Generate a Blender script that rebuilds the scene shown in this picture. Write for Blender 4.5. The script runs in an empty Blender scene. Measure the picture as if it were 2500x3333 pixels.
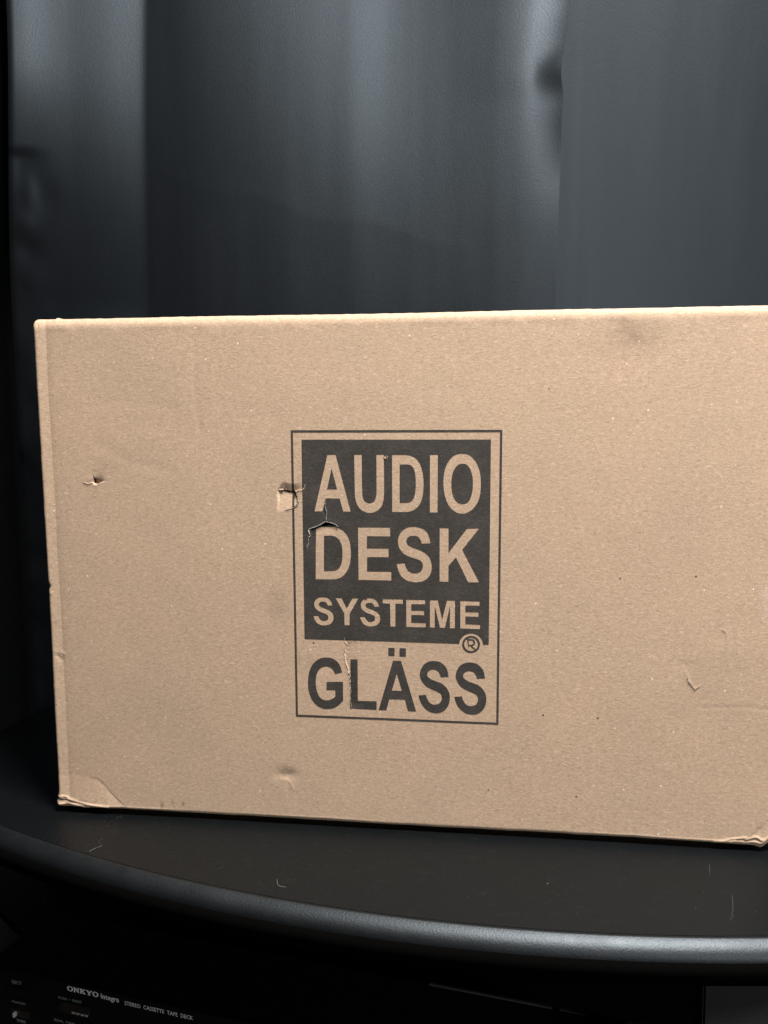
import bpy, bmesh, math, random
import numpy as np
from mathutils import Vector, Matrix

S = bpy.context.scene
COL = S.collection
random.seed(7)
rng = np.random.default_rng(7)

# ------------------------------------------------------------------ camera
CAM_POS = (0.3655, -0.6254, 0.3391)
PITCH, YAW, ROLL = -0.1188, 0.1210, -0.0042
cp, sp, cy, sy, cr, sr = (math.cos(PITCH), math.sin(PITCH), math.cos(YAW), math.sin(YAW), math.cos(ROLL), math.sin(ROLL))
fwd = Vector((-sy*cp, cy*cp, sp)); rgt = Vector((cy, sy, 0)); upv = rgt.cross(fwd)
r2 = rgt*cr + upv*sr; u2 = -rgt*sr + upv*cr
cam = bpy.data.cameras.new('camera'); camo = bpy.data.objects.new('camera', cam); COL.objects.link(camo)
camo.matrix_world = Matrix(((r2.x, u2.x, -fwd.x, CAM_POS[0]), (r2.y, u2.y, -fwd.y, CAM_POS[1]), (r2.z, u2.z, -fwd.z, CAM_POS[2]), (0, 0, 0, 1)))
cam.sensor_fit = 'HORIZONTAL'; cam.sensor_width = 27.0; cam.lens = 27.0*2588.8/2500
cam.clip_start = 0.01; cam.clip_end = 50
cam.dof.use_dof = True; cam.dof.focus_distance = 0.64; cam.dof.aperture_fstop = 13.0
S.camera = camo

# ------------------------------------------------------------------ world, lamp, exposure
W = bpy.data.worlds.new('World'); S.world = W; W.use_nodes = True
bg = W.node_tree.nodes['Background']; bg.inputs[0].default_value = (0.80, 0.90, 1.0, 1); bg.inputs[1].default_value = 0.005

def lamp(name, loc, target, sx, sy_, power, color, spread=180):
    l = bpy.data.lights.new(name, 'AREA'); l.shape = 'RECTANGLE'; l.size = sx; l.size_y = sy_
    l.energy = power; l.color = color; l.spread = math.radians(spread)
    o = bpy.data.objects.new(name, l); COL.objects.link(o); o.location = loc
    o.rotation_euler = (Vector(target)-Vector(loc)).to_track_quat('-Z', 'Y').to_euler()
    return o
lamp('ceiling_lamp', (1.00, -0.62, 2.15), (0.40, 0.10, 0.20), 0.60, 0.50, 160, (1.0, 0.965, 0.92))
lamp('fill_lamp', (1.60, -1.70, 0.35), (0.30, 0.0, 0.10), 0.5, 0.5, 12, (0.97, 0.98, 1.0))  # added fill light, no known source; brightens the deck lettering and leg
S.view_settings.view_transform = 'Standard'; S.view_settings.look = 'None'
S.view_settings.exposure = 0; S.view_settings.gamma = 1

# ------------------------------------------------------------------ node material helpers
def mat(name):
    m = bpy.data.materials.new(name); m.use_nodes = True
    nt = m.node_tree; b = nt.nodes['Principled BSDF']
    return m, nt, b
def N(nt, t, **kw):
    n = nt.nodes.new(t)
    for k, v in kw.items(): setattr(n, k, v)
    return n
def coords(nt, scale=(1, 1, 1), rot=(0, 0, 0), loc=(0, 0, 0)):
    tc = N(nt, 'ShaderNodeTexCoord'); mp = N(nt, 'ShaderNodeMapping')
    mp.inputs['Scale'].default_value = scale; mp.inputs['Rotation'].default_value = rot; mp.inputs['Location'].default_value = loc
    nt.links.new(tc.outputs['Object'], mp.inputs['Vector']); return mp.outputs[0]
def noise(nt, vec, scale, detail=3, rough=0.55, dist=0.0):
    n = N(nt, 'ShaderNodeTexNoise'); n.inputs['Scale'].default_value = scale; n.inputs['Detail'].default_value = detail
    n.inputs['Roughness'].default_value = rough; n.inputs['Distortion'].default_value = dist
    nt.links.new(vec, n.inputs['Vector']); return n.outputs['Fac']
def ramp(nt, fac, stops):
    r = N(nt, 'ShaderNodeValToRGB'); e = r.color_ramp.elements
    while len(e) > 1: e.remove(e[-1])
    e[0].position, e[0].color = stops[0][0], (*stops[0][1], 1)
    for p, c in stops[1:]:
        x = e.new(p); x.color = (*c, 1)
    nt.links.new(fac, r.inputs['Fac']); return r.outputs['Color']
def mapr(nt, v, a, b, c, d):
    n = N(nt, 'ShaderNodeMapRange'); n.clamp = True
    for i, x in enumerate((a, b, c, d)): n.inputs[i+1].default_value = x
    nt.links.new(v, n.inputs[0]); return n.outputs[0]
def math_(nt, op, a, b=None):
    n = N(nt, 'ShaderNodeMath', operation=op)
    for i, x in enumerate((a, b)):
        if x is None: continue
        if isinstance(x, (int, float)): n.inputs[i].default_value = x
        else: nt.links.new(x, n.inputs[i])
    return n.outputs[0]
def mixc(nt, fac, a, b, mode='MIX'):
    n = N(nt, 'ShaderNodeMix', data_type='RGBA', blend_type=mode)
    for s, x in ((0, fac), (6, a), (7, b)):
        if isinstance(x, (int, float)): n.inputs[s].default_value = x
        elif isinstance(x, tuple): n.inputs[s].default_value = (*x, 1)
        else: nt.links.new(x, n.inputs[s])
    return n.outputs[2]
def bump(nt, h, b, strength, dist):
    n = N(nt, 'ShaderNodeBump'); n.inputs['Strength'].default_value = strength; n.inputs['Distance'].default_value = dist
    nt.links.new(h, n.inputs['Height']); nt.links.new(n.outputs[0], b.inputs['Normal']); return n

def fibre_fields(nt):
    f1 = noise(nt, coords(nt, (1.0, 1.0, 2.2)), 300, 4, 0.66, 1.0)
    f2 = noise(nt, coords(nt, (1.0, 1.0, 2.6), loc=(3.1, 0, 1.7)), 780, 2, 0.6, 0.6)
    f3 = noise(nt, coords(nt, loc=(7, 0, 2)), 14, 4, 0.55)
    return f1, f2, f3
def specks(nt, scale, size, keep, loc):
    v = N(nt, 'ShaderNodeTexVoronoi'); v.inputs['Scale'].default_value = scale
    nt.links.new(coords(nt, (1, 0.001, 1), loc=loc), v.inputs['Vector'])
    near = math_(nt, 'LESS_THAN', v.outputs['Distance'], size)
    sep = N(nt, 'ShaderNodeSeparateColor'); nt.links.new(v.outputs['Color'], sep.inputs[0])
    return math_(nt, 'MULTIPLY', near, math_(nt, 'LESS_THAN', sep.outputs[0], keep))

def cardboard_material():
    m, nt, b = mat('kraft_cardboard')
    f1, f2, f3 = fibre_fields(nt)
    base = ramp(nt, f1, [(0.25, (0.315, 0.216, 0.143)), (0.43, (0.425, 0.302, 0.207)), (0.57, (0.468, 0.337, 0.237)), (0.76, (0.620, 0.468, 0.350))])
    fine = ramp(nt, f2, [(0.25, (0.72, 0.71, 0.70)), (0.5, (1, 1, 1)), (0.75, (1.22, 1.23, 1.25))])
    c = mixc(nt, 0.85, base, fine, 'MULTIPLY')
    tint = ramp(nt, f3, [(0.3, (0.95, 0.955, 0.97)), (0.5, (1, 1, 1)), (0.7, (1.045, 1.02, 1.03))])
    c = mixc(nt, 0.8, c, tint, 'MULTIPLY')
    c = mixc(nt, specks(nt, 110, 0.07, 0.2, (0, 0, 0)), c, (0.82, 0.68, 0.52))
    c = mixc(nt, specks(nt, 70, 0.06, 0.14, (0.37, 0, 0.11)), c, (0.085, 0.05, 0.032))
    # dirty smudges, plus darker patches at a dent, creases and lower left
    tc = N(nt, 'ShaderNodeTexCoord'); brk = noise(nt, coords(nt), 120, 4, 0.7)
    sm = None
    for (x, z, rx, rz, a) in ((478, 399, 20, 13, .42), (455, 392, 16, 8, .14), (202, 186, 8, 13, .34), (228, 137, 5, 7, .30), (218, 141, 3, 8, .2), (94.7, 6.6, 1.6, 3, .75), (104.5, 9.4, 1.3, 1.8, .75), (114, 8.5, 1.5, 1.8, .75), (30, 62, 22, 30, .10), (60, 300, 12, 5, .12), (204, 45, 6, 4, .25), (555, 110, 30, 4, .10)):
        mp = N(nt, 'ShaderNodeVectorMath', operation='SUBTRACT'); mp.inputs[1].default_value = (x/1000, 0, z/1000)
        nt.links.new(tc.outputs['Object'], mp.inputs[0])
        ml = N(nt, 'ShaderNodeVectorMath', operation='MULTIPLY'); ml.inputs[1].default_value = (1000/rx, 0, 1000/rz)
        nt.links.new(mp.outputs[0], ml.inputs[0])
        ln = N(nt, 'ShaderNodeVectorMath', operation='LENGTH'); nt.links.new(ml.outputs[0], ln.inputs[0])
        g = mapr(nt, ln.outputs['Value'], 1.6, 0.1, 0, a)
        sm = g if sm is None else math_(nt, 'MAXIMUM', sm, g)
    sm = math_(nt, 'MULTIPLY', sm, mapr(nt, brk, .3, .6, .25, 1.15))
    c = mixc(nt, sm, c, (0.15, 0.115, 0.08))
    for (x, z, rx, rz, a) in ((597, 222, 11, 46, .42), (586, 200, 7, 20, .25)):
        mp = N(nt, 'ShaderNodeVectorMath', operation='SUBTRACT'); mp.inputs[1].default_value = (x/1000, 0, z/1000)
        nt.links.new(tc.outputs['Object'], mp.inputs[0])
        ml = N(nt, 'ShaderNodeVectorMath', operation='MULTIPLY'); ml.inputs[1].default_value = (1000/rx, 0, 1000/rz)
        nt.links.new(mp.outputs[0], ml.inputs[0])
        ln = N(nt, 'ShaderNodeVectorMath', operation='LENGTH'); nt.links.new(ml.outputs[0], ln.inputs[0])
        c = mixc(nt, math_(nt, 'MULTIPLY', mapr(nt, ln.outputs['Value'], 1.3, 0.2, 0, a), mapr(nt, brk, .35, .6, .3, 1.1)), c, (0.68, 0.56, 0.50))
    nt.links.new(c, b.inputs['Base Color'])
    b.inputs['Roughness'].default_value = 0.82; b.inputs['Specular IOR Level'].default_value = 0.25
    bump(nt, math_(nt, 'ADD', f1, math_(nt, 'MULTIPLY', f2, 0.5)), b, 0.26, 0.0005)
    return m
def ink_material():
    m, nt, b = mat('black_print_on_kraft')
    f1, f2, f3 = fibre_fields(nt)
    c = ramp(nt, f1, [(0.2, (0.028, 0.025, 0.0225)), (0.5, (0.043, 0.038, 0.034)), (0.78, (0.074, 0.063, 0.053))])
    c2 = ramp(nt, f2, [(0.25, (0.72, 0.72, 0.74)), (0.5, (1, 1, 1)), (0.75, (1.3, 1.26, 1.2))])
    c = mixc(nt, 0.9, c, c2, 'MULTIPLY')
    c = mixc(nt, 1.0, c, ramp(nt, noise(nt, coords(nt, loc=(5, 0, 1)), 38, 4, 0.65), [(0.3, (0.80, 0.80, 0.81)), (0.5, (1, 1, 1)), (0.72, (1.35, 1.32, 1.28))]), 'MULTIPLY')
    c = mixc(nt, specks(nt, 70, 0.07, 0.12, (0.2, 0, 0.4)), c, (0.30, 0.25, 0.2))
    nt.links.new(c, b.inputs['Base Color'])
    b.inputs['Roughness'].default_value = 0.62; b.inputs['Specular IOR Level'].default_value = 0.3
    bump(nt, f1, b, 0.25, 0.0005)
    return m
def plain(name, col, rough, spec=0.5, nscale=300, amp=0.12, bstr=0.0, bdist=0.0003):
    m, nt, b = mat(name)
    f = noise(nt, coords(nt), nscale, 3, 0.6)
    c = ramp(nt, f, [(0.3, tuple(x*(1-amp) for x in col)), (0.7, tuple(x*(1+amp) for x in col))])
    nt.links.new(c, b.inputs['Base Color']); b.inputs['Roughness'].default_value = rough; b.inputs['Specular IOR Level'].default_value = spec
    if bstr: bump(nt, f, b, bstr, bdist)
    return m
def table_material():
    m, nt, b = mat('grained_black_laminate')
    f = noise(nt, coords(nt), 900, 3, 0.65); g = noise(nt, coords(nt, loc=(2, 1, 0)), 16, 4, 0.6)
    h = noise(nt, coords(nt, (1, 2.2, 1)), 60, 4, 0.7)
    c = ramp(nt, f, [(0.3, (0.0016, 0.0017, 0.0018)), (0.7, (0.0034, 0.0035, 0.0036))])
    c = mixc(nt, mapr(nt, h, .58, .8, 0, .08), c, (0.07, 0.066, 0.06))
    v = N(nt, 'ShaderNodeTexVoronoi'); v.inputs['Scale'].default_value = 170; nt.links.new(coords(nt, (1, 1, .001)), v.inputs['Vector'])
    sp_ = N(nt, 'ShaderNodeSeparateColor'); nt.links.new(v.outputs['Color'], sp_.inputs[0])
    dust = math_(nt, 'MULTIPLY', mapr(nt, v.outputs['Distance'], .10, .03, 0, 1), math_(nt, 'LESS_THAN', sp_.outputs[0], .16))
    c = mixc(nt, math_(nt, 'MULTIPLY', dust, sp_.outputs[1]), c, (0.045, 0.044, 0.042))
    nt.links.new(c, b.inputs['Base Color'])
    nt.links.new(mapr(nt, g, .3, .7, .38, .43), b.inputs['Roughness'])
    b.inputs['Specular IOR Level'].default_value = 0.34; b.inputs['Specular Tint'].default_value = (0.56, 0.80, 1.0, 1)
    bump(nt, f, b, 0.55, 0.0006)
    return m
def edge_material():
    m, nt, b = mat('pebbled_black_edge_vinyl')
    f = noise(nt, coords(nt), 620, 4, 0.7); g = noise(nt, coords(nt, loc=(1, 4, 0)), 45, 3, 0.6)
    c = ramp(nt, f, [(0.3, (0.002, 0.0021, 0.0023)), (0.7, (0.005, 0.0052, 0.0056))])
    nt.links.new(c, b.inputs['Base Color'])
    nt.links.new(mapr(nt, g, .3, .7, .44, .50), b.inputs['Roughness'])
    b.inputs['Specular IOR Level'].default_value = 0.62; b.inputs['Specular Tint'].default_value = (0.80, 0.91, 1.0, 1)
    bump(nt, f, b, 0.42, 0.0005)
    return m
def curtain_material():
    m, nt, b = mat('slate_blackout_fabric')
    w1 = noise(nt, coords(nt, (6, 1, 1)), 260, 2, 0.6); w2 = noise(nt, coords(nt, (1, 1, 5)), 260, 2, 0.6)
    wv = math_(nt, 'ADD', math_(nt, 'ADD', w1, w2), math_(nt, 'MULTIPLY', noise(nt, coords(nt, (1.6, 1, 1)), 330, 2, 0.7), 1.6))
    f = noise(nt, coords(nt, (3.5, 1, 0.55)), 5, 5, 0.55)
    g = noise(nt, coords(nt, (1, 1, 1), loc=(3, 0, 5)), 3.0, 3, 0.5)
    c = ramp(nt, f, [(0.3, (0.0022, 0.0026, 0.0033)), (0.7, (0.0030, 0.0034, 0.0042))])
    c = mixc(nt, 0.6, c, ramp(nt, g, [(0.35, (1.06, 1.0, 1.06)), (0.65, (0.92, 1.0, 0.95))]), 'MULTIPLY')
    nt.links.new(c, b.inputs['Base Color'])
    nt.links.new(mapr(nt, f, .3, .7, .43, .47), b.inputs['Roughness'])
    b.inputs['Specular IOR Level'].default_value = 0.55; b.inputs['Specular Tint'].default_value = (0.71, 0.86, 1.0, 1)
    b.inputs['Sheen Weight'].default_value = 0.0; b.inputs['Sheen Roughness'].default_value = 0.6; b.inputs['Sheen Tint'].default_value = (0.8, 0.9, 1, 1)
    bump(nt, wv, b, 0.19, 0.0004)
    return m

M_CARD = cardboard_material(); M_INK = ink_material(); M_TABLE = table_material(); M_BAND = edge_material(); M_CURT = curtain_material()
M_TORN = plain('torn_paper_edge', (0.52, 0.405, 0.295), 0.9, 0.2, 900, 0.25, 0.4)
M_TORNG = plain('torn_grey_paper_edge', (0.36, 0.34, 0.32), 0.9, 0.2, 900, 0.35, 0.4)
M_WALL = plain('dark_wall_paint', (0.012, 0.012, 0.013), 0.9)
M_DECK = plain('satin_black_metal', (0.004, 0.004, 0.0045), 0.6, 0.25, 500, 0.15, 0.15)
M_PLASTIC = plain('black_plastic', (0.003, 0.003, 0.0034), 0.5, 0.3, 500, 0.15)
M_GLASSY = plain('smoked_window', (0.020, 0.015, 0.011), 0.25, 0.5, 200, 0.2)
M_WHITE = plain('pale_grey_lettering', (0.85, 0.88, 0.88), 0.6)
M_GREYT = plain('dim_grey_lettering', (0.36, 0.36, 0.36), 0.6)
M_EDGE = plain('lighter_cover_edge', (0.06, 0.063, 0.066), 0.5)
M_LINT = plain('pale_lint', (0.20, 0.195, 0.185), 0.9); M_LINTF = plain('faint_lint', (0.07, 0.07, 0.068), 0.9)
M_SCR = plain('scratch_in_laminate', (0.010, 0.010, 0.010), 0.7)
M_LEG = plain('dark_grey_lacquer', (0.017, 0.0172, 0.0174), 0.6, 0.3, 700, 0.25, 0.3)

# ------------------------------------------------------------------ object helpers
def empty(name, loc, label, cat, group=None, rz=0.0):
    o = bpy.data.objects.new(name, None); COL.objects.link(o); o.empty_display_size = 0.05
    o.location = loc; o.rotation_euler = (0, 0, rz); tag(o, label, cat, group); return o
def tag(o, label=None, cat=None, group=None, kind=None):
    if label: o['label'] = label
    if cat: o['category'] = cat
    if group: o['group'] = group
    if kind: o['kind'] = kind
    return o
def link(name, me, m, parent=None, smooth=False):
    o = bpy.data.objects.new(name, me); COL.objects.link(o)
    if m: me.materials.append(m)
    if parent: o.parent = parent
    if smooth: me.polygons.foreach_set('use_smooth', np.ones(len(me.polygons), dtype=bool))
    return o
def mesh_np(name, V, F):
    V = np.asarray(V, dtype=np.float32); F = np.asarray(F, dtype=np.int32); k = F.shape[1]
    me = bpy.data.meshes.new(name); me.vertices.add(len(V)); me.vertices.foreach_set('co', V.ravel())
    me.loops.add(F.size); me.loops.foreach_set('vertex_index', F.ravel())
    me.polygons.add(len(F)); me.polygons.foreach_set('loop_start', np.arange(0, F.size, k, dtype=np.int32))
    me.polygons.foreach_set('loop_total', np.full(len(F), k, dtype=np.int32))
    me.update(calc_edges=True); me.validate(); return me
def grid_faces(nx, nz):
    i = np.arange(nx-1)[:, None]*nz + np.arange(nz-1)[None, :]
    return np.stack([i, i+nz, i+nz+1, i+1], -1).reshape(-1, 4)
def bm_obj(name, bm, m, parent=None, smooth=False):
    me = bpy.data.meshes.new(name); bm.normal_update(); bm.to_mesh(me); bm.free(); return link(name, me, m, parent, smooth)
def box_bm(bm, a, b, bevel=0.0):
    r = bmesh.ops.create_cube(bm, size=1.0)
    for v in r['verts']:
        v.co = Vector([a[i] + (v.co[i]+0.5)*(b[i]-a[i]) for i in range(3)])
    if bevel:
        es = list({e for v in r['verts'] for e in v.link_edges})
        bmesh.ops.bevel(bm, geom=es, offset=bevel, segments=2, affect='EDGES', profile=0.7)
    return bm
def box(name, a, b, m, parent, bevel=0.0):
    return bm_obj(name, box_bm(bmesh.new(), a, b, bevel), m, parent, False)

LETTERS=[[[[244.38,309.52,1],[251.03,309.62,1],[262.8,264.05,1],[256.57,263.99,1],[253.88,274.41,1],[242.43,274.63,1],[239.7,264.05,1],[233.19,263.98,1]],[[247.48,298.45,1],[251.8,282.0,1],[243.75,282.08,1]]],[[[265.9,309.69,1],[272.02,309.7,1],[272.07,299.2],[272.08,288.13],[272.16,281.46],[272.57,276.12],[274.2,272.57],[278.0,271.04],[281.59,272.41],[283.26,276.21],[283.65,281.54],[283.69,290.41],[283.7,299.24],[283.66,309.71,1],[289.69,309.72,1],[289.78,299.26],[289.79,281.58],[289.41,274.92],[287.6,268.68],[283.56,264.62],[277.95,263.13],[272.35,264.73],[268.34,268.94],[266.5,274.74],[266.2,281.42],[266.04,294.75]]],[[[296.18,309.6,1],[301.64,309.61],[306.05,309.61],[310.0,309.18],[314.83,307.01],[318.34,302.42],[320.32,296.3],[321.12,289.72],[321.13,283.56],[320.48,277.38],[318.82,272.06],[316.17,268.05],[312.2,265.35],[308.21,264.2],[303.77,264.11],[296.13,264.08,1]],[[302.29,301.94,1],[305.16,301.95],[308.24,301.96],[311.32,301.09],[313.52,298.03],[314.75,292.32],[314.93,286.6],[314.75,281.75],[313.96,276.89],[312.2,273.56],[309.54,271.89],[306.0,271.64],[302.23,271.61,1]]],[[[326.11,309.73,1],[332.39,309.74,1],[332.26,264.05,1],[326.15,263.98,1]]],[[[351.82,310.63],[357.44,309.04],[362.23,303.85],[365.11,296.48],[366.05,288.65],[365.7,279.91],[363.83,272.89],[359.97,267.15],[355.22,264.02],[351.3,263.31],[346.05,264.8],[341.22,269.39],[338.12,276.64],[336.86,284.54],[336.83,291.11],[338.01,298.55],[341.02,305.1],[345.77,309.45]],[[351.44,302.73],[354.91,301.66],[357.75,298.19],[359.4,292.54],[359.8,286.43],[359.42,280.74],[357.95,275.47],[355.37,271.94],[351.68,271.03],[348.19,272.1],[345.33,275.37],[343.56,280.63],[343.08,286.77],[343.48,293.33],[345.19,298.14],[347.99,301.64]]],[[[234.14,251.14,1],[239.62,251.21],[245.09,251.28],[250.54,251.12],[255.06,249.37],[259.1,245.59],[261.54,240.19],[262.52,233.41],[262.47,227.96],[261.59,221.57],[259.49,216.06],[256.03,211.65],[251.43,209.03],[247.3,208.49],[239.96,208.34],[233.29,208.29,1]],[[240.71,244.16,1],[243.63,244.24],[246.37,244.33],[250.0,243.43],[252.92,240.97],[254.93,236.92],[255.55,231.48],[255.5,226.93],[254.77,221.91],[252.9,218.22],[250.14,216.11],[246.47,215.49],[243.26,215.43],[240.28,215.46,1]]],[[[268.55,251.44,1],[294.45,251.63,1],[294.56,244.36,1],[275.71,244.33,1],[275.65,234.52,1],[293.18,234.62,1],[293.16,227.44,1],[275.78,227.28,1],[275.61,215.55,1],[295.23,215.75,1],[295.3,208.43,1],[268.52,208.47,1]]],[[[326.8,239.27,1],[319.72,238.98,1],[318.83,241.7],[317.05,244.14],[313.95,245.21],[310.39,244.85],[307.95,242.89],[307.5,240.42],[308.61,237.96],[311.73,235.99],[315.73,234.57],[319.73,232.97],[323.28,230.79],[326.17,227.24],[327.65,222.77],[327.53,217.36],[325.54,212.36],[321.55,208.88],[316.64,207.51],[312.17,207.64],[307.25,209.04],[303.22,212.36],[300.98,216.63],[299.47,222.26,1],[306.14,223.01,1],[307.03,219.91],[308.82,217.0],[311.72,215.16],[315.3,214.87],[318.42,216.06],[320.19,218.35],[320.64,221.07],[319.96,223.76],[317.52,225.74],[313.51,227.02],[309.05,228.52],[304.81,230.93],[301.69,235.38],[300.72,240.32],[301.49,244.82],[304.17,249.11],[308.62,251.85],[313.5,252.49],[318.37,251.75],[322.8,249.35],[325.46,245.15]]],[[[333.95,251.68,1],[341.07,251.77,1],[341.09,231.98,1],[355.51,251.51,1],[365.0,251.76,1],[351.92,234.61,1],[365.65,208.36,1],[356.74,208.26,1],[346.92,228.27,1],[341.15,221.44,1],[341.17,208.3,1],[334.0,208.46,1]]],[[[247.04,186.73,1],[242.99,186.54,1],[242.0,188.69],[240.17,189.71],[237.4,189.64],[235.76,188.07],[236.2,186.23],[238.72,184.9],[241.94,183.82],[245.14,182.05],[247.19,179.78],[247.75,177.01],[246.98,173.74],[244.54,171.11],[240.83,169.98],[237.13,170.11],[233.91,171.75],[231.87,174.72],[230.9,177.82,1],[235.02,177.93,1],[236.05,175.77],[238.11,174.05],[240.65,173.94],[242.75,175.02],[243.37,176.66],[242.79,178.5],[240.5,179.84],[237.28,180.92],[233.84,182.92],[232.03,185.43],[231.75,188.21],[232.8,191.01],[235.6,193.02],[239.3,193.62],[242.98,192.87],[245.7,190.4]]],[[[249.32,193.25,1],[254.55,193.15,1],[258.72,184.71,1],[263.38,193.12,1],[268.26,193.24,1],[260.97,180.14,1],[260.88,170.54,1],[256.61,170.47,1],[256.52,180.25,1]]],[[[285.32,186.71,1],[281.32,186.52,1],[280.33,188.65],[278.52,189.67],[275.79,189.6],[274.19,188.04],[274.63,186.21],[277.13,184.89],[280.31,183.82],[283.48,182.06],[285.51,179.81],[286.09,177.06],[285.34,173.81],[282.96,171.2],[279.31,170.08],[275.66,170.21],[272.48,171.84],[270.44,174.79],[269.46,177.86,1],[273.53,177.97,1],[274.56,175.83],[276.6,174.12],[279.11,174.01],[281.17,175.08],[281.77,176.71],[281.19,178.54],[278.92,179.87],[275.74,180.94],[272.33,182.93],[270.53,185.42],[270.23,188.18],[271.25,190.96],[274.0,192.96],[277.64,193.55],[281.27,192.81],[283.97,190.35]]],[[[288.15,193.15,1],[304.69,193.22,1],[304.58,189.42,1],[298.53,189.45,1],[298.48,170.46,1],[294.32,170.42,1],[294.11,189.37,1],[288.13,189.48,1]]],[[[307.2,193.12,1],[322.62,193.11,1],[322.63,189.55,1],[311.39,189.38,1],[311.39,184.15,1],[321.81,184.2,1],[321.76,180.52,1],[311.39,180.46,1],[311.39,174.14,1],[323.03,174.09,1],[323.03,170.45,1],[307.29,170.43,1]]],[[[326.37,193.15,1],[332.77,193.2,1],[336.31,177.49,1],[340.03,193.16,1],[346.44,193.15,1],[346.53,170.47,1],[342.43,170.41,1],[342.43,188.55,1],[338.43,170.45,1],[334.52,170.5,1],[330.29,188.25,1],[330.35,170.49,1],[326.43,170.54,1]]],[[[350.62,193.09,1],[366.0,192.93,1],[365.98,189.35,1],[354.72,189.33,1],[354.76,183.99,1],[365.21,183.99,1],[365.15,180.34,1],[354.84,180.38,1],[354.89,174.11,1],[366.5,173.96,1],[366.53,170.29,1],[350.73,170.38,1]]]]
GLASS=[[[[254.12,130.58,1],[248.31,129.05,1],[247.1,131.88],[244.69,134.27],[241.18,135.3],[237.36,134.29],[234.33,131.43],[232.63,126.95],[232.01,121.94],[232.37,116.4],[233.77,111.46],[236.18,107.93],[239.44,106.39],[243.26,106.66],[246.0,107.88],[248.47,110.08,1],[248.37,115.46,1],[241.08,115.18,1],[241.06,122.16,1],[254.85,122.67,1],[254.79,106.45,1],[251.39,102.98],[247.54,100.32],[242.62,99.0],[237.7,99.24],[232.81,101.67],[228.77,106.25],[226.14,113.39],[225.55,121.15],[226.38,128.94],[228.66,135.1],[232.82,139.92],[237.2,142.27],[241.27,142.79],[246.41,142.02],[250.7,139.15],[253.09,134.83]]],[[[261.2,141.8,1],[267.06,141.89,1],[267.04,106.77,1],[282.67,107.12,1],[282.63,99.82,1],[260.81,100.03,1]]],[[[296.38,141.89,1],[302.91,141.89,1],[315.26,99.79,1],[308.65,99.79,1],[306.16,109.49,1],[293.24,109.36,1],[290.8,99.88,1],[284.35,99.72,1]],[[299.44,131.25,1],[303.67,116.64,1],[295.4,116.71,1]]],[[[292.59,152.52,1],[297.63,152.57,1],[297.62,145.84,1],[292.52,145.84,1]]],[[[301.71,152.53,1],[306.89,152.53,1],[306.89,145.6,1],[301.7,145.65,1]]],[[[341.65,129.88,1],[335.36,129.44,1],[334.41,132.23],[332.56,134.6],[329.67,135.58],[326.52,134.93],[324.42,132.41],[324.69,129.71],[327.59,127.36],[331.81,125.72],[336.02,124.14],[339.71,121.01],[342.09,116.75],[342.74,112.42],[341.88,106.92],[339.27,102.44],[335.59,99.82],[331.9,99.06],[327.14,99.74],[322.9,102.31],[319.97,106.03],[318.38,109.26],[317.32,113.5,1],[323.3,114.11,1],[324.2,111.14],[326.06,107.93],[328.71,106.39],[331.35,106.28],[334.24,107.43],[335.92,110.24],[336.22,112.71],[335.27,115.4],[332.36,117.19],[328.14,118.94],[323.39,121.49],[320.21,125.19],[318.62,128.94],[318.46,132.75],[319.67,136.59],[322.29,140.21],[326.5,142.35],[330.17,142.75],[334.37,142.08],[338.04,139.39],[340.42,135.69]]],[[[370.92,129.7,1],[364.57,129.25,1],[363.59,132.02],[361.71,134.38],[358.78,135.36],[355.6,134.71],[353.49,132.2],[353.78,129.51],[356.72,127.18],[360.99,125.55],[365.26,123.98],[369.0,120.88],[371.43,116.64],[372.12,112.33],[371.27,106.86],[368.66,102.4],[364.96,99.79],[361.23,99.03],[356.41,99.7],[352.11,102.26],[349.14,105.96],[347.51,109.17],[346.41,113.38,1],[352.45,114.0,1],[353.38,111.04],[355.28,107.85],[357.96,106.32],[360.63,106.21],[363.55,107.36],[365.23,110.15],[365.53,112.61],[364.54,115.29],[361.6,117.07],[357.32,118.81],[352.5,121.34],[349.28,125.01],[347.65,128.75],[347.47,132.53],[348.67,136.35],[351.3,139.95],[355.54,142.09],[359.25,142.48],[363.49,141.82],[367.22,139.15],[369.64,135.47]]]]
PANEL=[[223.49,321.47,1],[373.37,321.46,1],[373.54,157.71,1],[368.93,157.52,1],[368.78,159.29],[368.48,160.45],[368.03,161.55],[367.43,162.59],[366.69,163.53],[365.83,164.37],[364.86,165.09],[363.79,165.68],[362.65,166.13],[361.46,166.42],[360.23,166.57],[358.99,166.55],[357.76,166.38],[356.56,166.05],[355.41,165.57],[354.33,164.96],[353.34,164.21],[352.46,163.35],[351.7,162.38],[351.07,161.33],[350.6,160.21],[350.28,159.04],[349.99,157.69,1],[223.25,157.98,1]]
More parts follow.
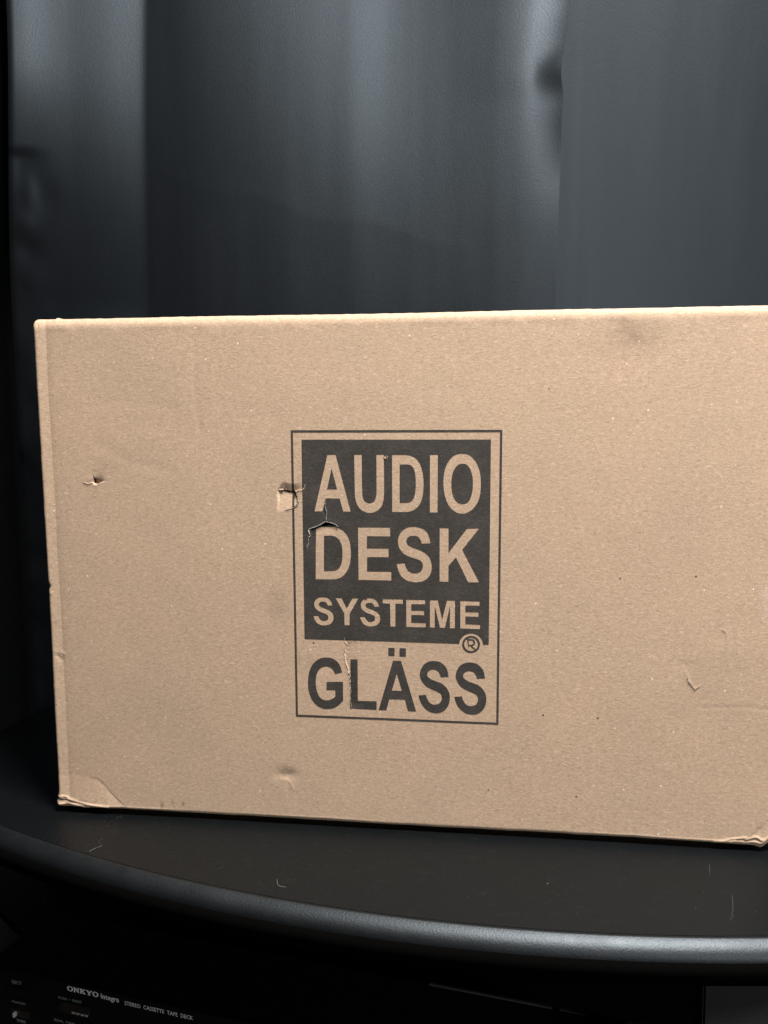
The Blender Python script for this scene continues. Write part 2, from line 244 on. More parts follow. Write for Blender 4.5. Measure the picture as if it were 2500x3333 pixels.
RING=[[[366.56,157.72],[366.43,156.35],[366.04,155.02],[365.4,153.79],[364.53,152.7],[363.47,151.79],[362.25,151.11],[360.92,150.66],[359.54,150.49],[358.15,150.58],[356.82,150.93],[355.58,151.54],[354.5,152.38],[353.61,153.42],[352.94,154.61],[352.53,155.91],[352.38,157.28],[352.51,158.65],[352.9,159.98],[353.55,161.21],[354.42,162.3],[355.49,163.2],[356.71,163.88],[358.04,164.32],[359.42,164.49],[360.8,164.4],[362.13,164.04],[363.36,163.43],[364.44,162.6],[365.33,161.56],[365.99,160.38],[366.41,159.08]],[[364.96,157.67],[364.86,156.59],[364.56,155.55],[364.06,154.58],[363.39,153.72],[362.56,153.01],[361.62,152.47],[360.6,152.13],[359.53,151.99],[358.45,152.06],[357.42,152.34],[356.47,152.82],[355.63,153.48],[354.94,154.29],[354.42,155.23],[354.1,156.26],[353.99,157.33],[354.09,158.41],[354.39,159.45],[354.89,160.42],[355.57,161.27],[356.39,161.98],[357.34,162.52],[358.36,162.86],[359.43,163.0],[360.5,162.93],[361.53,162.64],[362.48,162.16],[363.32,161.51],[364.0,160.69],[364.52,159.76],[364.84,158.74]]]
RMARK=[[[356.23,161.89,1],[357.53,161.93,1],[357.6,153.37,1],[356.3,153.33,1]],[[357.58,161.93,1],[358.97,161.97],[360.42,161.91],[362.08,161.0],[362.72,159.2],[362.12,157.26],[360.47,156.14],[359.02,155.99],[357.63,155.94,1],[357.62,157.17,1],[358.76,157.21],[359.94,157.3],[361.03,157.97],[361.38,159.16],[361.0,160.27],[359.91,160.72],[358.73,160.74],[357.59,160.7,1]],[[358.92,155.88,1],[360.37,155.92,1],[363.55,153.35,1],[361.84,153.35,1]]]
DMG={"A_up":[[202.61,280.92],[207.21,281.18],[209.05,281.42],[212.23,280.09],[216.8,279.9],[220.95,281.5],[224.14,281.52],[225.54,283.55],[226.05,286.69]],"A_gap":[[202.61,280.92],[207.2,281.09],[209.05,281.55],[213.15,280.23],[217.04,280.12],[216.33,279.08],[212.21,279.14],[208.56,279.93]],"A_flap":[[202.61,280.92],[209.03,280.74],[216.8,279.67],[218.56,275.86],[220.77,271.37],[219.35,268.65],[214.73,266.35],[209.19,264.94],[201.76,262.37]],"A_low":[[201.76,262.37],[209.19,264.94],[214.73,266.35],[219.35,268.65],[220.77,271.37],[219.0,274.96],[218.59,277.66],[217.25,279.45]],"A_gap2":[[211.04,265.5],[214.73,266.53],[218.44,269.1],[219.94,270.69],[220.38,270.02],[218.88,268.11],[215.18,266.27]],"A_left":[[205.95,287.25],[202.61,280.92],[202.37,269.4],[201.76,262.37]],"A_c":[[210.06,286.6],[214.52,279.88],[209.63,264.04],[223.13,275.9],[215.11,287.3]],"B_crack":[[242.68,274.25],[241.47,268.86],[243.21,262.8],[242.22,256.25]],"B_arch":[[229.04,244.76],[228.17,247.92],[228.66,249.75],[232.79,250.93],[236.93,252.57],[242.21,255.8],[246.06,254.71],[249.68,253.63],[252.38,251.18]],"B_gap":[[228.65,249.38],[236.92,252.03],[242.2,255.25],[246.06,254.17],[250.13,252.73],[243.76,252.43],[238.28,251.23],[231.85,248.88]],"B_low":[[230.18,244.54],[228.09,242.92],[227.54,236.99],[226.1,233.32]],"L_rip":[[256.24,159.96],[256.9,156.48],[258.26,154.77],[257.55,153.0],[256.5,150.86],[256.99,148.42],[256.11,147.33],[256.78,144.89],[256.41,142.42],[257.09,141.38],[257.24,138.92],[258.77,135.8],[259.44,133.0],[259.41,130.53],[260.95,128.11],[260.4,124.55],[260.71,121.01],[261.02,117.48],[261.34,114.65],[260.78,110.36],[261.08,105.03],[261.59,103.26],[261.9,99.71]],"L_gaps":[[[259.35,130.88],[261.06,128.29],[260.6,128.09],[259.23,129.99]],[[260.35,126.67],[261.04,126.34],[260.74,124.38],[260.12,124.54]],[[260.55,122.43],[261.23,121.03],[260.7,120.13],[260.19,121.35]]],"H_line":[[37.21,286.41],[41.89,284.93],[45.36,286.11],[46.04,285.19],[47.21,284.27],[49.41,284.52],[51.67,285.92],[54.38,286.86]],"H_gap":[[45.52,291.66],[46.39,292.13],[47.1,289.36],[49.11,288.22],[47.4,287.98],[47.27,285.43],[46.05,285.42],[45.75,286.58],[46.66,287.74]],"H_c":[[47.95,294.22],[47.53,285.66],[40.22,285.62],[55.12,287.09]],"D_c":[[207.66,39.08]],"D_ridge":[[199.6,35.37],[205.35,35.02],[208.84,33.56],[210.36,29.38],[211.6,27.47]],"M_curve":[[552.28,175.26],[554.79,172.76],[555.73,167.66],[554.26,162.99],[552.32,158.03]],"M_scr":[[525.72,140.27],[527.81,136.69],[528.42,133.57],[533.56,126.96],[536.85,129.7]],"C_line":[[0.01,29.93],[10.33,30.21],[23.09,29.09],[36.8,27.53],[44.64,21.09],[47.97,16.19],[55.25,8.96],[61.59,3.2],[64.99,-0.17]],"C_r1":[[4.08,10.19],[7.69,10.13],[10.17,8.22],[19.29,5.39],[29.48,3.67],[37.12,2.82],[46.25,1.55]],"C_r2":[[0.47,10.5],[4.51,8.67],[11.13,6.99],[17.2,4.76]],"C_r3":[[-1.34,5.77],[3.27,5.0],[9.02,6.1]],"C_r4":[[2.61,2.39],[8.95,4.81],[17.09,2.7],[27.26,0.46]],"E_line":[[601.52,24.17],[592.63,21.71],[589.07,16.48],[586.02,14.75],[583.77,10.74],[581.48,7.49],[577.73,5.31]],"E_r1":[[577.39,5.1],[581.52,6.72],[585.29,8.12],[590.99,5.76],[595.49,6.43]],"E_r2":[[552.88,1.8],[560.59,3.26],[565.81,4.95],[576.97,6.63]],"E_r3":[[553.65,0.48],[564.16,2.32],[569.37,4.01]],"E_r4":[[575.78,2.08],[581.67,3.62],[592.79,4.71]],"U_scuff":[[289.77,308.05],[290.43,306.3],[292.2,306.52],[292.65,308.06],[291.32,308.72],[290.0,308.49]],"E_bot":[[382.73,0.51],[402.3,-1.02],[436.48,2.22],[448.32,0.88],[479.08,0.58],[500.86,-0.11]],"nick":[[0.38,195.84],[2.55,197.69],[3.56,135.68],[10.48,137.38],[12.27,138.91]],"smudge":[[477.84,399.45],[201.31,185.76],[94.75,6.62],[104.54,9.41],[114.15,8.57],[578.66,223.69],[227.59,137.17]],"warp":[[138.97,398.94],[137.88,366.15]]}


# ------------------------------------------------------------------ damage field of the front panel (millimetres, + is inward)
def ss(a, b, x):
    t = np.clip((x-a)/(b-a), 0, 1); return t*t*(3-2*t)
def polydist(x, z, P):
    best = np.full(x.shape, 1e9); 
    for (ax, az), (bx, bz) in zip(P[:-1], P[1:]):
        dx, dz = bx-ax, bz-az; L = dx*dx+dz*dz+1e-12
        t = np.clip(((x-ax)*dx+(z-az)*dz)/L, 0, 1)
        best = np.minimum(best, np.hypot(x-ax-t*dx, z-az-t*dz))
    return best
def inpoly(x, z, P):
    c = np.zeros(x.shape, bool); n = len(P); j = n-1
    for i in range(n):
        xi, zi = P[i]; xj, zj = P[j]
        if zi != zj:
            c ^= ((zi > z) != (zj > z)) & (x < (xj-xi)*(z-zi)/(zj-zi)+xi)
        j = i
    return c
def interp(P, t, swap=False):
    Q = sorted([(p[1], p[0]) if swap else (p[0], p[1]) for p in P])
    return np.interp(t, [q[0] for q in Q], [q[1] for q in Q])
BW, BH, BD = 602.0, 420.0, 340.0
def vnoise(x, z, s, seed):
    r = np.random.default_rng(seed).random((64, 64))
    u, v = x/s+20, z/s+20
    i, j = np.floor(u).astype(int), np.floor(v).astype(int); fu, fv = u-i, v-j
    fu = fu*fu*(3-2*fu); fv = fv*fv*(3-2*fv)
    g = lambda a, b: r[a % 64, b % 64]
    return (g(i, j)*(1-fu)+g(i+1, j)*fu)*(1-fv)+(g(i, j+1)*(1-fu)+g(i+1, j+1)*fu)*fv-0.5
def near(x, z, a, b, c, d):
    return (x > a) & (x < b) & (z > c) & (z < d)
def damage(x, z):
    x = np.asarray(x, float); z = np.asarray(z, float); D = DMG
    d = 1.5*vnoise(x, z, 150, 1) + 0.40*vnoise(x, z, 55, 2) + 0.10*vnoise(x, z, 20, 3)
    def region(mask, fn):
        if mask.any(): d[mask] += fn(x[mask], z[mask])
    # torn pocket left of the print
    def fA(x, z):
        zu = interp(D['A_up'], x) + 0.25*vnoise(x, z*0, 1.2, 11); zb = interp(D['A_low'][:5], x)
        up = np.clip(1-(z-zu)/6.3, 0, 1)**1.1*1.6
        lo = np.clip((z-zb)/(zu-zb+1e-6), 0, 1)*2.7
        xl = interp(D['A_left'], z, True)
        hx = ss(xl-.2, xl+1.9, x)*(1-0.72*ss(216.3, 222.5, x))*(1-ss(222.5, 226.5, x))
        infl = inpoly(x, z, D['A_flap'])
        lo = np.where(infl, lo, lo*0.30*(1-ss(217, 224, x)))
        return np.where(z > zu, up, lo)*hx
    region(near(x, z, 199, 229, 261, 290), fA)
    # arched rip above the D
    def fB(x, z):
        za = interp(D['B_arch'][1:], x) + 0.2*vnoise(x, z*0, 1.0, 12)
        hx = ss(227.6, 231, x)*(1-ss(247, 254, x))
        r = np.where(z < za, 1.25*np.exp(-np.clip(za-z, 0, 99)/6.0)*ss(0, 3, 22-(za-z)), -0.2*np.exp(-np.clip(z-za, 0, 99)/3.0))
        return r*hx
    region(near(x, z, 226, 256, 225, 266), fB)
    region(near(x, z, 222, 250, 228, 246), lambda x, z: np.where(x > interp(D['B_low'], z, True), .4, -.12)*np.exp(-np.abs(x-interp(D['B_low'], z, True))/4)*ss(231, 235, z)*(1-ss(243.5, 245, z)))
    region(near(x, z, 236, 249, 254, 277), lambda x, z: -.2*np.exp(-(polydist(x, z, D['B_crack'])/.6)**2))
    # vertical rip between G and L
    def fL(x, z):
        xr = interp(D['L_rip'], z, True) + 0.35*vnoise(x*0, z, 1.3, 13)
        b = ss(98, 106, z)*(1-ss(152, 161, z))
        return np.where(x > xr, 0.8*np.exp(-np.clip(x-xr, 0, 99)/6.5), -.3*np.exp(-np.clip(xr-x, 0, 99)/2.4))*b
    region(near(x, z, 245, 290, 96, 164), fL)
    # puncture on the left
    def fH(x, z):
        zl = interp(D['H_line'], x)
        r = 2.6*np.exp(-((x-49.5)/4.2)**2)*np.where(z > zl, np.exp(-np.clip(z-zl, 0, 99)/3.6), 0)
        r += 2.2*np.exp(-((x-47.8)/2.0)**2-((z-287.0)/1.7)**2)
        r += np.where(z <= zl, -.35*np.exp(-(zl-z)/1.6)*ss(36.5, 39, x)*(1-ss(52, 55, x)), 0)
        r += np.where(x < 45.6, -.5, 0)*np.exp(-((z-288.5)/2.5)**2)*np.exp(-np.clip(45.6-x, 0, 99)/3)
        return r
    region(near(x, z, 30, 66, 275, 305), fH)
    # dents and scuffs
    region(near(x, z, 180, 240, 15, 65), lambda x, z: 0.9*np.exp(-((x-206)/8.5)**2-((z-39.5)/5)**2)*(1+.3*vnoise(x, z, 3, 5))-.2*np.exp(-(polydist(x, z, D['D_ridge'])/1.1)**2))
    region(near(x, z, 525, 575, 140, 190), lambda x, z: .25*np.exp(-((x-550)/7)**2-((z-169)/8)**2)*np.where(x < interp(D['M_curve'], z, True), 1, .0)-.2*np.exp(-(polydist(x, z, D['M_curve'])/.7)**2))
    region(near(x, z, 515, 545, 120, 150), lambda x, z: -.18*np.exp(-(polydist(x, z, D['M_scr'])/.8)**2)+.15*np.exp(-((x-526)/6)**2-((z-146)/4)**2))
    for P_, a_, s_ in (([(52, 318), (78, 304), (112, 296)], .13, 5), ([(538, 112), (575, 114), (602, 111)], .12, 2), ([(138, 402), (136, 366), (139, 330)], .12, 2.2), ([(30, 345), (70, 352), (120, 348)], .06, 4), ([(470, 372), (472, 396), (470, 412)], .12, 2.5)):
        xs_ = [p[0] for p in P_]; zs_ = [p[1] for p in P_]
        region(near(x, z, min(xs_)-15, max(xs_)+15, min(zs_)-15, max(zs_)+15), lambda x, z: a_*np.exp(-(polydist(x, z, P_)/s_)**2))
    # crushed vertical score beside the left edge
    def fS(x, z):
        w = .9*vnoise(x*0, z, 45, 6); xc = 10.6+w
        return np.where(x < xc, .40-1.0*np.clip((xc-x)/8.0, 0, 1), .45*np.exp(-np.clip(x-xc, 0, 99)/3.5))+.12*vnoise(x, z, 4, 7)*(1-ss(7, 14, x))
    region(x < 26, fS)
    for (nx_, nz_, a, s) in ((1.2, 197, .7, 2.6), (3.5, 191, -.35, 1.4), (6.5, 136, .5, 2.2), (11.5, 138.5, -.4, 1.3), (9, 133, .4, 2.5), (4.4, 415, 1.5, .9)):
        region((abs(x-nx_) < 9) & (abs(z-nz_) < 9), lambda x, z: a*np.exp(-((x-nx_)/s)**2-((z-nz_)/s)**2))
    # crushed lower corners and bottom edge
    def fC(x, z):
        zl = interp(D['C_line'], x)
        r = -1.7*np.clip(zl-z, 0, 99)/(zl+4)*(1-ss(46, 64, x))+.34*ss(22, 40, x)*(1-ss(52, 66, x))*(1-ss(zl-1.0, zl+.8, z))*np.exp(-np.clip(zl-z, 0, 99)/9)
        for k, a, s in (('C_r1', .9, .9), ('C_r2', .7, .7), ('C_r3', .7, .8), ('C_r4', 1.0, 1.0)):
            dd = polydist(x, z, D[k]); r += -a*np.exp(-(dd/s)**2)
        r += .6*np.exp(-((z-7.0+.10*x)/1.5)**2)*(1-ss(18, 40, x)) + .6*np.exp(-((z-5.2+.09*x)/1.0)**2)*(1-ss(6, 26, x))
        return r
    region((x < 70) & (z < 36), fC)
    def fE(x, z):
        zl = interp(D['E_line'], x)
        r = (.45-.06*np.clip(zl-z, 0, 99))*(1-ss(zl-1.2, zl+1.2, z))*ss(575, 579, x)
        for k, a, s in (('E_r1', .9, .9), ('E_r2', .6, .8), ('E_r3', .5, .7), ('E_r4', .7, .8)):
            r += -a*np.exp(-(polydist(x, z, D[k])/s)**2)
        r += .6*np.exp(-((z-3.3)/1.0)**2)*ss(572, 582, x)
        return r
    region((x > 548) & (z < 30), fE)
    def fW(x, z):
        e = 3.2+1.6*vnoise(x, z*0, 60, 8)+.5*vnoise(x, z*0, 12, 9)
        k = np.clip(.5+1.6*vnoise(x, z*0, 70, 10), 0, 1)
        return k*(-.45*np.exp(-((z-e)/.8)**2)+.4*np.exp(-((z-e+1.5)/.8)**2))
    region(z < 10, fW)
    # soft uneven top fold
    region(z > 395, lambda x, z: .5*vnoise(x, z, 9, 14)*ss(405, 415, z))
    return d

GAPS = [DMG['A_gap'], DMG['A_gap2'], DMG['B_gap'], DMG['H_gap']] + DMG['L_gaps']
def in_gap(x, z):
    g = np.zeros(np.shape(x), bool)
    for P in GAPS: g |= inpoly(np.asarray(x), np.asarray(z), P)
    return g

# ------------------------------------------------------------------ the cardboard box
boxo = empty('cardboard_box', (0, 0, 0), 'large torn brown cardboard box with black printed logo, standing on the black stand', 'box')
RS, RT, RB = 3.0, 7.5, 3.6
def lines():
    xs = np.arange(RS, BW-RS+1e-6, 1.0)
    for a, b in ((4, 14), (36, 66), (200, 264)): xs = np.union1d(xs, np.arange(a+.5, b, 1.0))
    zs = np.arange(RB, BH-RT+1e-6, 1.0)
    zs = np.union1d(zs, np.arange(90.1, 300, 0.5)); zs = np.union1d(zs, np.arange(RB+.5, 14, 1.0))
    xs = np.round(xs, 3); zs = np.round(zs, 3)
    xs = xs[np.insert(np.diff(xs) > .2, 0, True)]; zs = zs[np.insert(np.diff(zs) > .2, 0, True)]
    return xs, zs
XS, ZS = lines()
def profile(c, lo, hi, rlo, rhi, n):
    t = np.linspace(0, math.pi/2, n+1)[:-1]
    a_pos = lo+rlo*(1-np.cos(t)); a_dep = rlo*(1-np.sin(t))
    b_pos = hi-rhi*(1-np.cos(t)); b_dep = rhi*(1-np.sin(t))
    pos = np.concatenate([a_pos, c, b_pos[::-1]]); dep = np.concatenate([a_dep, 0*c, b_dep[::-1]])
    return pos, dep
PX, DX = profile(XS, 0, BW, RS, RS, 5)
PZ, DZ = profile(ZS, 0, BH, RB, RT, 7)
GX, GZ = np.meshgrid(PX, PZ, indexing='ij')
GY = damage(GX, GZ) + DX[:, None] + DZ[None, :]
edge = np.minimum(np.minimum(GX, BW-GX), BH-GZ)
# crushed corners push out and frayed silhouette
SX = GX + (1-ss(0, 6, GX))*(.35*vnoise(GX*0, GZ, 9, 21) + .5*vnoise(GX*0, GZ, 90, 22)) - 1.9*np.exp(-(GX/6)**2-((GZ-4.5)/4)**2) + .6*np.exp(-(GX/5)**2-((GZ-197)/3)**2)
SZ = GZ + ss(BH-9, BH, GZ)*(.30*vnoise(GX, GZ*0, 5, 23) + .8*vnoise(GX, GZ*0, 70, 24)) + (1-ss(0, 7, GZ))*(.5*vnoise(GX, GZ*0, 14, 25)+.9*vnoise(GX, GZ*0, 80, 26))
SZ += -0.3*np.exp(-(GX/2.2)**2)*ss(410, 420, GZ) + .9*np.exp(-((GX-19)/1.1)**2)*ss(414, 420, GZ)
SZ += (-1.3*np.exp(-((GX-589)/3.0)**2) + 7.5*ss(588.5, 601, GX))*(1-ss(0, 26, GZ))
V = np.stack([SX, GY, SZ], -1).reshape(-1, 3)/1000
F = grid_faces(len(PX), len(PZ))
cx = GX.ravel()[F].mean(1); cz = GZ.ravel()[F].mean(1)
F = F[~in_gap(cx, cz)]
front = link('front_panel', mesh_np('front_panel', V, F), M_CARD, boxo, True)
front['label'] = 'torn and punctured front face with a black printed logo'

def strip_panel(name, ring, deep, parent, flip=False):
    """panel running back from a border row of the front panel to the rear of the box"""
    n = len(ring); rows = [ring]
    for t in (0.04, 0.35, 0.7, 1.0):
        r = ring.copy(); r[:, 1] = ring[:, 1]*(1-t)+deep*t
        rows.append(r)
    V = np.concatenate(rows); f = []
    for k in range(len(rows)-1):
        for i in range(n-1):
            q = [k*n+i, k*n+i+1, (k+1)*n+i+1, (k+1)*n+i]
            f.append(q[::-1] if flip else q)
    return link(name, mesh_np(name, V, f), M_CARD, parent, True)
G3 = V.reshape(len(PX), len(PZ), 3)
strip_panel('side_panel', G3[0].copy(), BD/1000, boxo, True)
strip_panel('side_panel', G3[-1].copy(), BD/1000, boxo)
half = 0.169
strip_panel('top_flap', G3[:, -1].copy(), half, boxo, True)
bk = G3[:, -1].copy(); bk[:, 1] = BD/1000
rear = bk.copy(); rear[:, 1] = half+0.002
Vr = np.concatenate([rear, bk]); n_ = len(rear)
link('top_flap', mesh_np('top_flap', Vr, [[i, i+1, n_+i+1, n_+i] for i in range(n_-1)]), M_CARD, boxo, True)
bm = bmesh.new(); box_bm(bm, (0.004, 0.012, BH/1000-0.0055), (BW/1000-0.004, BD/1000-0.004, BH/1000-0.0025)); bm_obj('inner_flap', bm, M_CARD, boxo)
box('back_panel', (0.001, BD/1000-0.0035, 0.003), (BW/1000-0.001, BD/1000+0.0005, BH/1000-0.006), M_CARD, boxo, 0.001)
strip_panel('bottom_flap', G3[:, 0].copy(), BD/1000, boxo)
# bowed bottom flaps the box actually rests on
bm = bmesh.new(); box_bm(bm, (0.03, 0.016, -0.0049), (BW/1000-0.03, BD/1000-0.02, -0.0002), 0.0012); bm_obj('bottom_flap', bm, M_CARD, boxo)

# ---- print
def spline(P):
    """contour with (x,z) smooth and (x,z,1) corner points -> dense polygon"""
    n = len(P); corner = [len(p) > 2 for p in P]; Q = [np.array(p[:2], float) for p in P]; out = []
    for i in range(n):
        a, b = Q[i], Q[(i+1) % n]
        if corner[i] and corner[(i+1) % n]: out.append(a); continue
        p = Q[i-1] if not corner[i] else 2*a-b
        q = Q[(i+2) % n] if not corner[(i+1) % n] else 2*b-a
        for k in range(5):
            t = k/5
            out.append(0.5*((2*a)+(b-p)*t+(2*p-5*a+4*b-q)*t*t+(3*a-p-3*b+q)*t**3))
    return out
def fill(name, contours):
    cu = bpy.data.curves.new(name+'_outline', 'CURVE'); cu.dimensions = '2D'; cu.fill_mode = 'BOTH'
    for c in contours:
        s = cu.splines.new('POLY'); s.points.add(len(c)-1); s.use_cyclic_u = True
        for p, q in zip(s.points, c): p.co = (q[0], q[1], 0, 1)
    o = bpy.data.objects.new(name+'_outline', cu); COL.objects.link(o)
    dg = bpy.context.evaluated_depsgraph_get(); dg.update()
    me = bpy.data.meshes.new_from_object(o.evaluated_get(dg))
    bpy.data.objects.remove(o); bpy.data.curves.remove(cu)
    bm = bmesh.new(); bm.from_mesh(me); bpy.data.meshes.remove(me); return bm
FINE = ((200, 225, 262, 288), (225, 256, 224, 264), (240, 246, 254, 277), (252, 290, 98, 162), (224, 236, 228, 246))
def cut(bm, axis, vals, boxes=None):
    no = (1, 0, 0) if axis == 0 else (0, 1, 0)
    for v in vals:
        co = (v, 0, 0) if axis == 0 else (0, v, 0)
        fs = []
        for f in bm.faces:
            q = [w.co for w in f.verts]
            a = [w[axis] for w in q]
            if min(a) < v-1e-4 and max(a) > v+1e-4:
                if boxes:
                    xs_ = [w.x for w in q]; zs_ = [w.y for w in q]
                    if not any(max(xs_) > B[0] and min(xs_) < B[1] and max(zs_) > B[2] and min(zs_) < B[3] and B[2*axis] <= v <= B[2*axis+1] for B in boxes): continue
                fs.append(f)
        if fs:
            g = list({e for f in fs for e in f.edges} | {w for f in fs for w in f.verts})+fs
            bmesh.ops.bisect_plane(bm, geom=g, dist=1e-5, plane_co=co, plane_no=no)
def ink(name, contours, parent, lift=0.16, label=None):
    bm = fill(name, [spline(c) for c in contours])
    xs = [v.co.x for v in bm.verts]; zs = [v.co.y for v in bm.verts]
    x0, x1, z0, z1 = min(xs), max(xs), min(zs), max(zs)
    cut(bm, 0, np.arange(math.ceil(x0/8)*8, x1, 8)); cut(bm, 1, np.arange(math.ceil(z0/8)*8, z1, 8))
    bx = [B for B in FINE if B[0] < x1 and B[1] > x0 and B[2] < z1 and B[3] > z0]
    for B in bx:
        cut(bm, 0, [v for v in XS if B[0] <= v <= B[1] and x0 < v < x1], [B])
        cut(bm, 1, [v for v in ZS if B[2] <= v <= B[3] and z0 < v < z1], [B])
    P = np.array([v.co[:2] for v in bm.verts]); d = damage(P[:, 0], P[:, 1])
    fc = [f.calc_center_median() for f in bm.faces]; g = in_gap([c.x for c in fc], [c.y for c in fc])
    bm.faces.ensure_lookup_table(); kill = [bm.faces[i] for i in np.nonzero(g)[0]]
    for i, v in enumerate(bm.verts): v.co = Vector((P[i, 0]/1000, (d[i]-lift)/1000, P[i, 1]/1000))
    if kill: bmesh.ops.delete(bm, geom=kill, context='FACES')
    for f in bm.faces:
        f.normal_update()
        if f.normal.y > 0: f.normal_flip()
    o = bm_obj(name, bm, M_INK, parent, False)
    if label: o['label'] = label
    return o
ink('printed_panel', [PANEL] + [c for L in LETTERS for c in L] + [DMG['U_scuff']], boxo, label='solid black printed panel with the words AUDIO DESK SYSTEME left bare')
R0 = [[214.8, 329.0, 1], [382.1, 329.0, 1], [382.1, 91.3, 1], [214.8, 91.3, 1]]; t_ = 1.75
R1 = [[214.8+t_, 329.0-t_, 1], [382.1-t_, 329.0-t_, 1], [382.1-t_, 91.3+t_, 1], [214.8+t_, 91.3+t_, 1]]
ink('printed_border', [R0, R1], boxo)
ink('registered_mark', RING + RMARK, boxo)
ink('printed_letter', GLASS[0], boxo); ink('printed_letter', GLASS[1], boxo)
ink('printed_letter', GLASS[2] + GLASS[3] + GLASS[4], boxo)
ink('printed_letter', GLASS[5], boxo); ink('printed_letter', GLASS[6], boxo)

# ---- torn paper edges
def torn(P, w, m, seed, lift=0.35, curl=0.35, step=0.45):
    r = np.random.default_rng(seed); pts = []
    for a, b in zip(P[:-1], P[1:]):
        L = math.hypot(b[0]-a[0], b[1]-a[1]); k = max(1, int(L/step))
        for i in range(k): pts.append((a[0]+(b[0]-a[0])*i/k, a[1]+(b[1]-a[1])*i/k))
    pts.append(tuple(P[-1])); pts = np.array(pts)+r.normal(0, .10, (len(pts), 2))
    T = np.gradient(pts, axis=0); T /= np.linalg.norm(T, axis=1)[:, None]+1e-9; Nn = np.stack([-T[:, 1], T[:, 0]], 1)
    ww = w*(.35+1.0*r.random(len(pts)))*np.clip(np.minimum(np.arange(len(pts)), np.arange(len(pts))[::-1])/3.0, .15, 1)
    A = pts+Nn*ww[:, None]*.5; B = pts-Nn*ww[:, None]*.5
    q = np.minimum.reduce([damage(pts[:, 0]+dx, pts[:, 1]+dz) for dx, dz in ((0, .6), (0, -.6), (.6, 0), (-.6, 0))])
    ya = q-lift-r.random(len(pts))*curl; yb = q-lift*.5
    V = np.concatenate([np.c_[A[:, 0], ya, A[:, 1]], np.c_[B[:, 0], yb, B[:, 1]], np.c_[pts[:, 0], np.minimum(ya, yb)-.15, pts[:, 1]]])/1000
    n = len(pts); F = []
    for i in range(n-1): F += [[i, i+1, 2*n+i+1, 2*n+i], [2*n+i, 2*n+i+1, n+i+1, n+i]]
    return link('torn_edge', mesh_np('torn_edge', V, F), m, boxo)
D_ = DMG
torn(D_['A_low'][1:6], .42, M_TORN, 1, .2); torn(D_['A_up'][4:9], .5, M_TORN, 2)
torn(D_['B_crack'], .5, M_TORNG, 3, .3); torn(D_['B_arch'], .85, M_TORNG, 4); torn(D_['B_low'], .5, M_TORNG, 5, .3)
torn(D_['L_rip'], .32, M_TORN, 6, .12, .2); torn(D_['H_line'][:4], .34, M_TORN, 7, .06, .1)
torn(D_['M_scr'][1:], .7, M_TORN, 8, .2); torn(D_['U_scuff'][:2]+D_['U_scuff'][2:5], .5, M_TORN, 9, .2)

# ------------------------------------------------------------------ the stand
stand = empty('av_stand', (0.2, 0.13, -0.005), 'black curved-front equipment stand carrying the box on its thick rounded top', 'stand')
def arc_outline():
    """top view of the stand's top (mm): bowed front, rounded corners, straight sides and back"""
    cxm, R, y0 = 0.405, 1.15, -0.1165
    pts = []
    for x in np.linspace(-0.125, 0.93, 90): pts.append((x, y0+R-math.sqrt(R*R-(x-cxm)**2)))
    return pts
FR = arc_outline()
ctrl = [(-0.150, 0.062), (-0.163, 0.095), (-0.1655, 0.13), (-0.1626, 0.1674), (-0.1466, 0.2435), (-0.124, 0.35), (-0.112, 0.372), (-0.09, 0.38)]
ctrlr = [(0.90, 0.38), (0.922, 0.372), (0.934, 0.35), (0.957, 0.24), (0.974, 0.15), (0.968, 0.085)]
O2 = np.array(FR[::1]); O2 = np.array(list(FR)+ctrlr[::-1]+ctrl[::-1])
def resample(P, n):
    P = np.vstack([P, P[:1]]); s = np.r_[0, np.cumsum(np.linalg.norm(np.diff(P, axis=0), axis=1))]
    t = np.linspace(0, s[-1], n+1)[:-1]; Q = np.c_[np.interp(t, s, P[:, 0]), np.interp(t, s, P[:, 1])]
    for _ in range(6): Q = .5*Q+.25*(np.roll(Q, 1, 0)+np.roll(Q, -1, 0))
    return Q
O2 = resample(O2, 420)
Tn = np.roll(O2, -1, 0)-np.roll(O2, 1, 0); Tn /= np.linalg.norm(Tn, axis=1)[:, None]; Nn = np.c_[Tn[:, 1], -Tn[:, 0]]
prof = [(-0.014, 0.0), (-0.0015, 0.0), (0.0, -0.0002)]
px_, pz_ = 0.0, -0.0002
for k in range(1, 13):
    a = math.radians(34+54*((k-.5)/12)**.9); px_ += math.cos(a)*.00205; pz_ -= math.sin(a)*.00112; prof.append((px_*.0163/.01665, pz_))
prof += [(0.0161, -0.0135), (0.0148, -0.0190), (0.0125, -0.0250), (0.0095, -0.0288), (0.005, -0.0300), (-0.014, -0.0300)]
n = len(O2)
def sweep(name, pr, m, caps):
    V = np.concatenate([np.c_[O2+Nn*o_, np.full(n, z_)] for o_, z_ in pr]); F = []
    for k in range(len(pr)-1):
        for i in range(n):
            j = (i+1) % n; F.append([k*n+i, k*n+j, (k+1)*n+j, (k+1)*n+i][::-1])
    if caps: F += [list(range(n)), list(range((len(pr)-1)*n, len(pr)*n))[::-1]]
    me = bpy.data.meshes.new(name); me.from_pydata(V.tolist(), [], F); me.update()
    bm = bmesh.new(); bm.from_mesh(me); bmesh.ops.recalc_face_normals(bm, faces=bm.faces); bm.to_mesh(me); bm.free()
    o = link(name, me, m, stand, not caps); o.matrix_parent_inverse = Matrix.Translation((-0.2, -0.13, 0)); return o
sweep('tabletop', [(-0.012, 0.0), (-0.0004, 0.0), (-0.0004, -0.029), (-0.012, -0.029)], M_TABLE, True)
roll = [p for p in prof[3:] if p[1] > -0.0130]; under = [p for p in prof[3:] if p[1] <= -0.0130]
